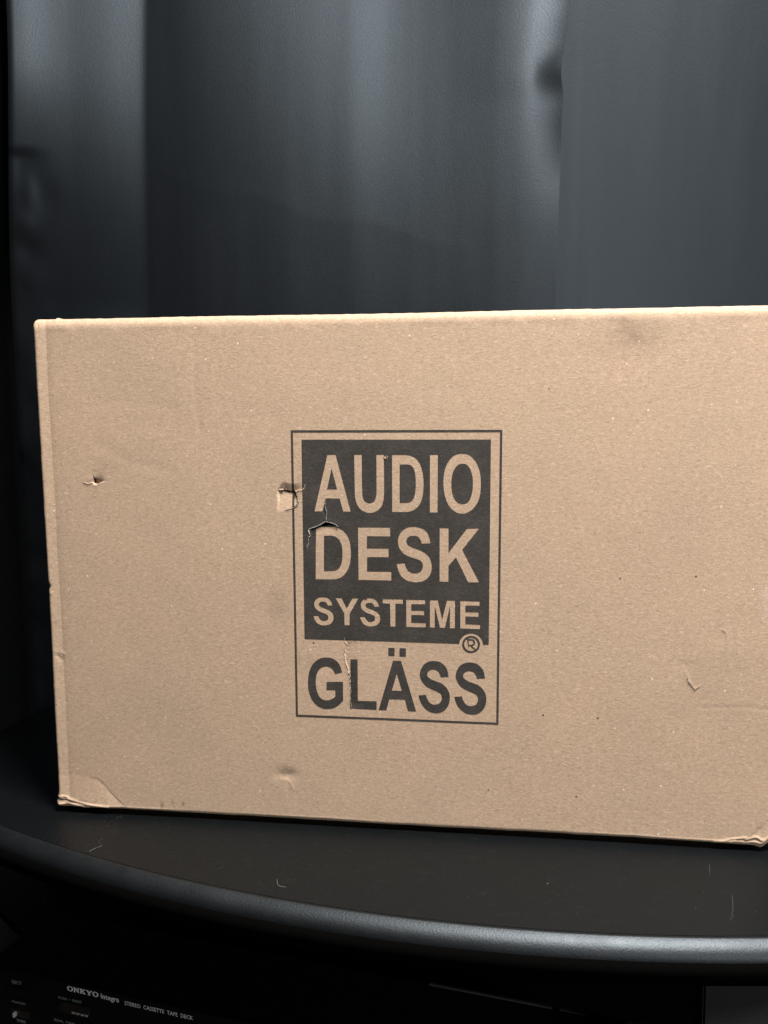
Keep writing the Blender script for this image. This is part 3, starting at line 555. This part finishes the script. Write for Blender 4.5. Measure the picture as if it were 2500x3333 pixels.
sweep('edge_band', [(-0.0002, -0.0012), (-0.0002, -0.0002)]+roll, M_BAND, False)
M_UNDER = plain('matt_black_under_edge', (0.0008, 0.00075, 0.0007), 0.85, 0.02, 700, 0.2)
sweep('under_edge', [roll[-1]]+under[:-1]+[(-0.0002, -0.0300)], M_UNDER, False)
dark_sheet = box('back_panel', (-0.12, 0.345, -0.285), (0.94, 0.353, -0.0352), M_UNDER, stand, 0.001); dark_sheet.matrix_parent_inverse = Matrix.Translation((-0.2, -0.13, 0.005))  # added dark sheet hiding the lit curtain, so the gap stays black
def at_stand(o): o.matrix_parent_inverse = Matrix.Translation((-0.2, -0.13, 0.005)); return o
def leg(x0, x1, y0, y1, taper):
    bm = bmesh.new(); zt, zb = -0.035, -0.62
    h = (zt-zb); k = taper*h
    vs = [bm.verts.new(p) for p in ((x0, y0, zt), (x1, y0, zt), (x1, y1, zt), (x0, y1, zt), (x0+k, y0, zb), (x1, y0, zb), (x1, y1, zb), (x0+k, y1, zb))]
    for f in ((0, 1, 2, 3), (4, 7, 6, 5), (0, 4, 5, 1), (1, 5, 6, 2), (2, 6, 7, 3), (3, 7, 4, 0)): bm.faces.new([vs[i] for i in f])
    bmesh.ops.bevel(bm, geom=list(bm.edges), offset=0.0015, segments=2, affect='EDGES')
    bmesh.ops.recalc_face_normals(bm, faces=bm.faces)
    return at_stand(bm_obj('leg', bm, M_LEG, stand))
leg(0.5175, 0.5612, -0.1115, -0.090, 0.018)
leg(0.86, 0.90, 0.30, 0.33, 0.01); leg(-0.11, -0.07, 0.31, 0.34, 0.01)
at_stand(box('shelf', (-0.13, -0.09, -0.306), (0.95, 0.343, -0.2855), M_DECK, stand, 0.004))
# scratches cut into the laminate of the top
def ribbon(name, P, w, z, m, parent):
    P = np.array(P)/1000; T = np.gradient(P, axis=0); T /= np.linalg.norm(T, axis=1)[:, None]; Nn = np.c_[-T[:, 1], T[:, 0]]
    k = len(P); ww = np.clip(np.minimum(np.arange(k), np.arange(k)[::-1])/2.0, .12, 1)*w/2000
    V = np.concatenate([np.c_[P+Nn*ww[:, None], np.full(k, z)], np.c_[P-Nn*ww[:, None], np.full(k, z)]])
    return link(name, mesh_np(name, V, [[i, k+i, k+i+1, i+1] for i in range(k-1)]), m, parent)
def dens(P, n=5, j=0.0, seed=1):
    r = np.random.default_rng(seed); P = np.array(P, float); s = np.r_[0, np.cumsum(np.linalg.norm(np.diff(P, axis=0), axis=1))]
    t = np.linspace(0, s[-1], n*(len(P)-1)+1); return np.c_[np.interp(t, s, P[:, 0]), np.interp(t, s, P[:, 1])]+r.normal(0, j, (len(t), 2))
for P, w, j in (([(544.8, -18.6), (540.1, -38.4)], .55, 0), ([(549.3, -60), (546.8, -71.3), (543.1, -83.1), (538.5, -92.9)], .6, .4), ([(518.2, -77.6), (519.4, -83.0)], .5, 0)):
    at_stand(ribbon('scratch', dens(P, 6, j), w, -0.0049, M_SCR, stand))

# ------------------------------------------------------------------ lint on the stand
def lint(P, z, label, r=0.10, seed=1):
    P = np.array(P, float)
    s = np.r_[0, np.cumsum(np.linalg.norm(np.diff(P[:, :2], axis=0), axis=1))]; t = np.linspace(0, s[-1], 24)
    Q = np.stack([np.interp(t, s, P[:, k]) for k in range(3)], 1)
    for _ in range(3): Q[1:-1] = .5*Q[1:-1]+.25*(Q[2:]+Q[:-2])
    bm = bmesh.new(); rings = []
    for i, q in enumerate(Q):
        d = Q[min(i+1, len(Q)-1)]-Q[max(i-1, 0)]; d = Vector(d).normalized(); a = d.orthogonal().normalized(); b = d.cross(a)
        rr = r*(.5 if i in (0, len(Q)-1) else 1)
        rings.append([bm.verts.new((Vector(q)+a*rr*math.cos(k*math.pi/2)+b*rr*math.sin(k*math.pi/2))/1000) for k in range(4)])
    for A, B in zip(rings[:-1], rings[1:]):
        for k in range(4): bm.faces.new((A[k], A[(k+1) % 4], B[(k+1) % 4], B[k]))
    bm.faces.new(rings[0][::-1]); bm.faces.new(rings[-1])
    o = bm_obj('lint_fibre', bm, M_LINT if r > .08 else M_LINTF, None, True)
    tag(o, label, 'lint', 'lint fibres lying on the stand'); return o
zt = -4.85
lint([(57.9, -58.8, zt), (60.6, -54.0, zt+.1), (64.7, -50.2, zt+.5)], zt, 'thin pale lint fibre on the stand, lower of the left pair')
lint([(64.7, -49.6, zt), (58.1, -44.9, zt+.3), (59.7, -38.9, zt+.1)], zt, 'faint bent lint fibre on the stand, upper of the left pair', .05)
lint([(217.7, -81.6, zt+1.2), (219.2, -86.4, zt+.3), (221.7, -88.2, zt), (226.0, -88.5, zt)], zt, 'bright L-shaped lint hair on the stand close to its rounded front edge', .11)
lint([(168.8, -71.6, zt), (172.2, -68.7, zt+.2)], zt, 'short faint lint hair on the stand left of the L-shaped one', .05)
lint([(55.5, -6.5, zt), (57.3, -4.0, zt+1), (59.2, -3.6, zt+1), (60.2, -6.0, zt)], zt, 'tiny curled lint hair in the dark strip under the box', .05)
bm = bmesh.new(); bmesh.ops.create_icosphere(bm, subdivisions=1, radius=0.00045)
for v in bm.verts: v.co *= 1+.3*random.uniform(-1, 1)
o = bm_obj('dust_speck', bm, M_LINT); o.location = (0.4181, -0.0623, -0.0047); tag(o, 'single pale dust speck on the middle of the black stand', 'dust')

# ------------------------------------------------------------------ cassette deck on the shelf
deck = empty('cassette_deck', (-0.0833, 0.0026, -0.16), 'black cassette tape deck with white lettering on the shelf under the stand top', 'cassette deck', None, math.atan2(-0.155, 0.988))
# local axes: x along the fascia, y backwards, z up; origin at the upper front left edge
box('casing', (0.002, 0.006, -0.122), (0.60, 0.0863, -0.0003), M_DECK, deck, 0.0012)
box('front_panel', (0.0, 0.0, -0.118), (0.602, 0.0055, 0.0), M_PLASTIC, deck, 0.0008)
box('cover_edge', (0.40, 0.0840, -0.0012), (0.507, 0.0868, 0.0006), M_EDGE, deck, 0.0003)  # lighter strips along part of the cover's rear edge, with a break
box('cover_edge', (0.513, 0.0840, -0.0012), (0.60, 0.0868, 0.0006), M_EDGE, deck, 0.0003)
for x in (0.03, 0.56): box('foot', (x, 0.01, -0.1235), (x+0.03, 0.05, -0.122), M_PLASTIC, deck)
def text(body, x, z, h, w, m, name='lettering', shear=0.0, bold=0.0):
    cu = bpy.data.curves.new('lettering_curve', 'FONT'); cu.body = body; cu.size = 1; cu.offset = bold; cu.resolution_u = 2
    o = bpy.data.objects.new('lettering_curve', cu); COL.objects.link(o)
    dg = bpy.context.evaluated_depsgraph_get(); dg.update()
    me = bpy.data.meshes.new_from_object(o.evaluated_get(dg)); bpy.data.objects.remove(o); bpy.data.curves.remove(cu)
    P = np.empty(len(me.vertices)*3, dtype=np.float32); me.vertices.foreach_get('co', P); P = P.reshape(-1, 3)
    hx = P[:, 0].max()-P[:, 0].min(); cap = 0.73
    Q = np.c_[(P[:, 0]-P[:, 0].min())/hx*w+x, np.full(len(P), -0.00025), P[:, 1]/cap*h+z].astype(np.float32)
    me.vertices.foreach_set('co', Q.ravel()); me.update()
    return link(name, me, m, deck)
def slab(word, x, z, h, w, m):
    """heavy slab-serif capitals as stroked outlines on a 10 x 10 cell"""
    G = {'O': None,
         'N': [[(0, 0), (3.6, 0), (3.6, 1.3), (2.9, 1.3), (2.9, 6.2), (7.4, 0), (9, 0), (9, 8.7), (9.8, 8.7), (9.8, 10), (6.2, 10), (6.2, 8.7), (7, 8.7), (7, 4.2), (2.8, 10), (0, 10), (0, 8.7), (.9, 8.7), (.9, 1.3), (0, 1.3)]],
         'K': [[(0, 0), (4.4, 0), (4.4, 1.3), (3.6, 1.3), (3.6, 3.6), (4.5, 4.5), (6.2, 1.3), (5.4, 1.3), (5.4, 0), (10, 0), (10, 1.3), (9.1, 1.3), (6.3, 6.2), (8.4, 8.7), (9.6, 8.7), (9.6, 10), (5.4, 10), (5.4, 8.7), (6, 8.7), (3.6, 5.9), (3.6, 8.7), (4.4, 8.7), (4.4, 10), (0, 10), (0, 8.7), (.9, 8.7), (.9, 1.3), (0, 1.3)]],
         'Y': [[(2.8, 0), (7.2, 0), (7.2, 1.3), (6.3, 1.3), (6.3, 4.2), (9.2, 8.7), (10, 8.7), (10, 10), (6.3, 10), (6.3, 8.7), (7, 8.7), (5.3, 6), (3.6, 8.7), (4.3, 8.7), (4.3, 10), (0, 10), (0, 8.7), (.8, 8.7), (3.7, 4.2), (3.7, 1.3), (2.8, 1.3)]]}
    cs = []; cw = w/len(word)
    for i, ch in enumerate(word):
        if ch == 'O':
            a = np.linspace(0, 2*math.pi, 25)[:-1]
            cc = [[(5+5.1*math.cos(t), 5+5.3*math.sin(t)) for t in a], [(5+2.6*math.cos(t), 5+3.7*math.sin(t)) for t in a]]
        else: cc = G[ch]
        cs += [[(x+i*cw+p[0]/10*cw*.94, z+p[1]/10*h) for p in c] for c in cc]
    bm = fill('lettering', [[np.array(p)*1000 for p in c] for c in cs])
    for v in bm.verts: v.co = Vector((v.co.x/1000, -0.00025, v.co.y/1000))
    return bm_obj('lettering', bm, m, deck)
slab('ONKYO', 0.0893, -0.0068, 0.0046, 0.0326, M_WHITE)
text('Integra', 0.1240, -0.0071, 0.0049, 0.0183, M_WHITE, bold=0.015)
text('STEREO  CASSETTE  TAPE  DECK', 0.1478, -0.0082, 0.0038, 0.0664, M_WHITE, bold=0.006)
text('EJECT', 0.0301, -0.0118, 0.0034, 0.0101, M_GREYT)
text('MEMORY', 0.0287, -0.0312, 0.0026, 0.0154, M_GREYT)
text('TIMER', 0.0318, -0.0494, 0.0029, 0.0108, M_GREYT)
text('PUSH  \u2022  RESET', 0.0795, -0.0166, 0.0025, 0.0244, M_GREYT)
text('REAL TIME', 0.0735, -0.0396, 0.0025, 0.0221, M_GREYT)
def knob(name, x0, x1, z0, z1, depth, m, bev=0.0008): return box(name, (x0, -depth, z0), (x1, 0.0005, z1), m, deck, bev)
knob('button', 0.028, 0.043, -0.0225, -0.0145, 0.004, M_PLASTIC); knob('button', 0.027, 0.045, -0.0275+0.0, -0.0248, 0.002, M_PLASTIC, 0.0005)
knob('switch', 0.0315, 0.0335, -0.0430, -0.0392, 0.004, M_GREYT, 0.0004); knob('switch_slot', 0.027, 0.047, -0.0445, -0.0378, 0.0006, M_GLASSY, 0.0002)
bm = bmesh.new()
vs = []
for k in range(28):
    t = 2*math.pi*k/28; c_, s_ = math.cos(t), math.sin(t)
    vs.append((0.0965+0.0155*abs(c_)**.6*math.copysign(1, c_), -0.0232+0.0052*abs(s_)**.6*math.copysign(1, s_)))
a = [bm.verts.new((x, -0.0012, z)) for x, z in vs]; b = [bm.verts.new((x, 0.0002, z)) for x, z in vs]
bm.faces.new(a)
for k in range(28): bm.faces.new((a[k], b[k], b[(k+1) % 28], a[(k+1) % 28]))
bmesh.ops.recalc_face_normals(bm, faces=bm.faces); cw_ = bm_obj('counter_window', bm, M_GLASSY, deck)
for i, (x, w_) in enumerate(((0.0938, .0035), (0.0985, .003), (0.1030, .003), (0.1075, .0028))):
    d_ = box('counter_wheel', (x, -0.0020, -0.0270), (x+w_, -0.0010, -0.0252), M_GREYT, cw_, 0.0003)

# ------------------------------------------------------------------ curtains and the wall behind them
def curtain(name, x0, x1, z0, z1, y, fn, label, group='dark curtains hanging behind the box', step=0.004):
    nx = int((x1-x0)/step)+1; nz = int((z1-z0)/step)+1
    xs = np.linspace(x0, x1, nx); zs = np.linspace(z0, z1, nz)
    X, Z = np.meshgrid(xs, zs, indexing='ij'); dx, dy = fn(X, Z)
    V = np.stack([X+dx, y+dy, Z], -1).reshape(-1, 3)
    f = grid_faces(nx, nz); k = len(V)
    o = link(name, mesh_np(name, V, f), M_CURT, None, True)
    md = o.modifiers.new('cloth_thickness', 'SOLIDIFY'); md.thickness = 0.0006; md.offset = 1; md.use_rim = False
    tag(o, label, 'curtain', group); return o
def g2(X, Z, x, z, sx, sz): return np.exp(-((X-x)/sx)**2-((Z-z)/sz)**2)
def vn(X, Z, sx, sz, seed): return vnoise(X/sx*10, Z/sz*10, 10, seed)
def f_main(X, Z):
    xc = -0.129-0.0145*(0.938-Z)
    t = X-xc; hi = ss(.45, .85, Z)
    # deep soft pleat: falls away to the crease, then swings back towards the room
    ts = -.5*(np.sqrt(t*t+.006**2)-t)
    dy = (.06+.24*hi)*ts - .009*(1-np.exp(-np.clip(t, 0, 9)/.10))*ss(-.002, .010, t)
    # upper part leans back towards the rail, lower left hangs turned away
    dy += .25*(np.clip(Z-.60, 0, .38)**2+.3*np.clip(Z-.98, 0, 9))*(.5+.5*np.exp(-((X-.20)/.24)**2))
    dy += .055*(np.sqrt((X+.03)**2+.03**2)+X+.03)*.5*(1-.95*ss(.22, .45, X))*hi
    dy += -.42*(np.clip(X, -.333, -.22)+.333)*(1-ss(.28, .52, Z))*(1-ss(-.22, -.06, X))
    dy += .006*vn(X, Z, .22, 1.6, 31) + .0011*vn(X, Z, .085, .8, 32) + .0002*vn(X, Z, .03, .4, 33)
    # pinches at the hems
    dy += .0042*np.exp(-((X+.318)/.03)**2)*np.where(Z > .716, 1-ss(.716, .732, Z), ss(.665, .716, Z)) - .0012*g2(X, Z, -.300, .672, .012, .024) + .0018*g2(X, Z, -.278, .664, .022, .024) - .002*g2(X, Z, -.31, .625, .018, .016) + .002*g2(X, Z, -.305, .59, .018, .016) - .0015*g2(X, Z, -.30, .55, .02, .02)
    # crushed folds lower down beside the box
    low = (1-ss(.30, .58, Z))*(1-ss(-.30, -.22, X)); dy += low*(.008*vn(X, Z, .05, .06, 34) + .003*vn(X, Z, .022, .03, 35))
    dy += -.0042*ss(.440, .479, X)*np.exp(-((Z-.812-.25*(X-.479))/.022)**2)
    dy += .0010*np.exp(-((X-.478)/.028)**2)+.10*np.clip(X-.440, 0, 1)*(1-ss(.60, .78, Z))*np.where(Z > .806, 1-ss(.806, .835, Z), ss(.60, .806, Z))-.11*np.clip(X-.435, 0, 9)**2/.04*ss(.66, .76, Z)
    # faint pressed-in fold lines, upright and sagging across
    ab = lambda v, w: np.sqrt(v*v+w*w)
    for x0, k_, am in ((.172, .02, .007), (.262, .012, .008), (.382, .020, .009), (.045, .03, -.005), (-.232, .0, -.009), (-.07, .03, .006)):
        v = X-x0+k_*(Z-.9); dy += am*ab(v, .004)*np.exp(-np.abs(v)/.05)
    zc = .702-.30*(X+.127)+.14*np.clip(X+.05, 0, 9)*(X+.05)+.006*np.sin(X*37); e = Z-zc
    dy += .016*(ab(e, .0025)-.0025)*np.exp(-np.abs(e)/.06)*ss(-.125, -.08, X)*(1-ss(.28, .37, X))
    e2 = Z-(.735-.03*(X+.2)); dy += .006*ab(e2, .003)*np.exp(-np.abs(e2)/.03)*ss(-.27, -.22, X)*(1-ss(-.16, -.135, X))
    # curled side hems
    dy += .004*(1-ss(-.338, -.326, X))
    right = ss(.30, .48, X); left = 1-ss(-.335, -.2, X)
    dx = right*(-.0085*ss(0, .12, .905-Z)*(.9) + .004*g2(0*X, Z, 0, .905, 1, .02) - .003*g2(0*X, Z, 0, .81, 1, .03)+.002*g2(0*X, Z, 0, .775, 1, .018) - .004*ss(.15, .42, .905-Z))
    dx += left*(-.022*ss(0, .45, .95-Z)*.9 - .586*dy)
    return dx, dy
def f_right(X, Z):
    return 0*X, .15*np.clip(X-.47, -1, .5)+.007*ss(.468, .508, X)-.02-.20*(np.clip(Z-.50, 0, .48)**2+.3*np.clip(Z-.98, 0, 9))+.004*vn(X, Z, .4, 1.2, 41)+.0012*vn(X, Z, .09, .5, 42)+.006*np.exp(-((X-.47)/.03)**2)+.006*np.sqrt((X-.66+.05*(Z-.7))**2+.004**2)*np.exp(-np.abs(X-.66+.05*(Z-.7))/.06)
def f_left(X, Z):
    e = ss(-.40, -.343, X)
    dx = e*(.0055*g2(0*X, Z, 0, .965, 1, .018) - .0045*g2(0*X, Z, 0, .895, 1, .03) + .003*g2(0*X, Z, 0, .80, 1, .04) - .006*g2(0*X, Z, 0, .70, 1, .025) - .014*ss(0, .45, .95-Z))
    return dx, .006*vn(X, Z, .1, .6, 51)-.7*(X+.341)*(1-ss(.5, .85, Z))
curtain('curtain', -0.333, 0.479, -0.60, 1.30, 0.550, f_main, 'wide slate grey blackout curtain directly behind the box, its right hem pinched')
curtain('curtain', 0.43, 1.25, -0.60, 1.30, 0.640, f_right, 'smooth flat dark curtain at the right, partly tucked behind the wide curtain', step=0.008)
curtain('curtain', -1.00, -0.341, -0.60, 1.30, 0.563, f_left, 'dark curtain seen as a narrow sliver at the left edge beyond the black gap', step=0.006)
w_ = bm_obj('wall', box_bm(bmesh.new(), (-1.6, 0.75, -0.62), (1.9, 0.80, 2.2)), M_WALL); tag(w_, kind='structure')
f_ = bm_obj('floor', box_bm(bmesh.new(), (-1.6, -1.6, -0.66), (1.9, 0.80, -0.622)), plain('near_black_floor', (0.006, 0.006, 0.006), 0.9, 0.1)); tag(f_, kind='structure')
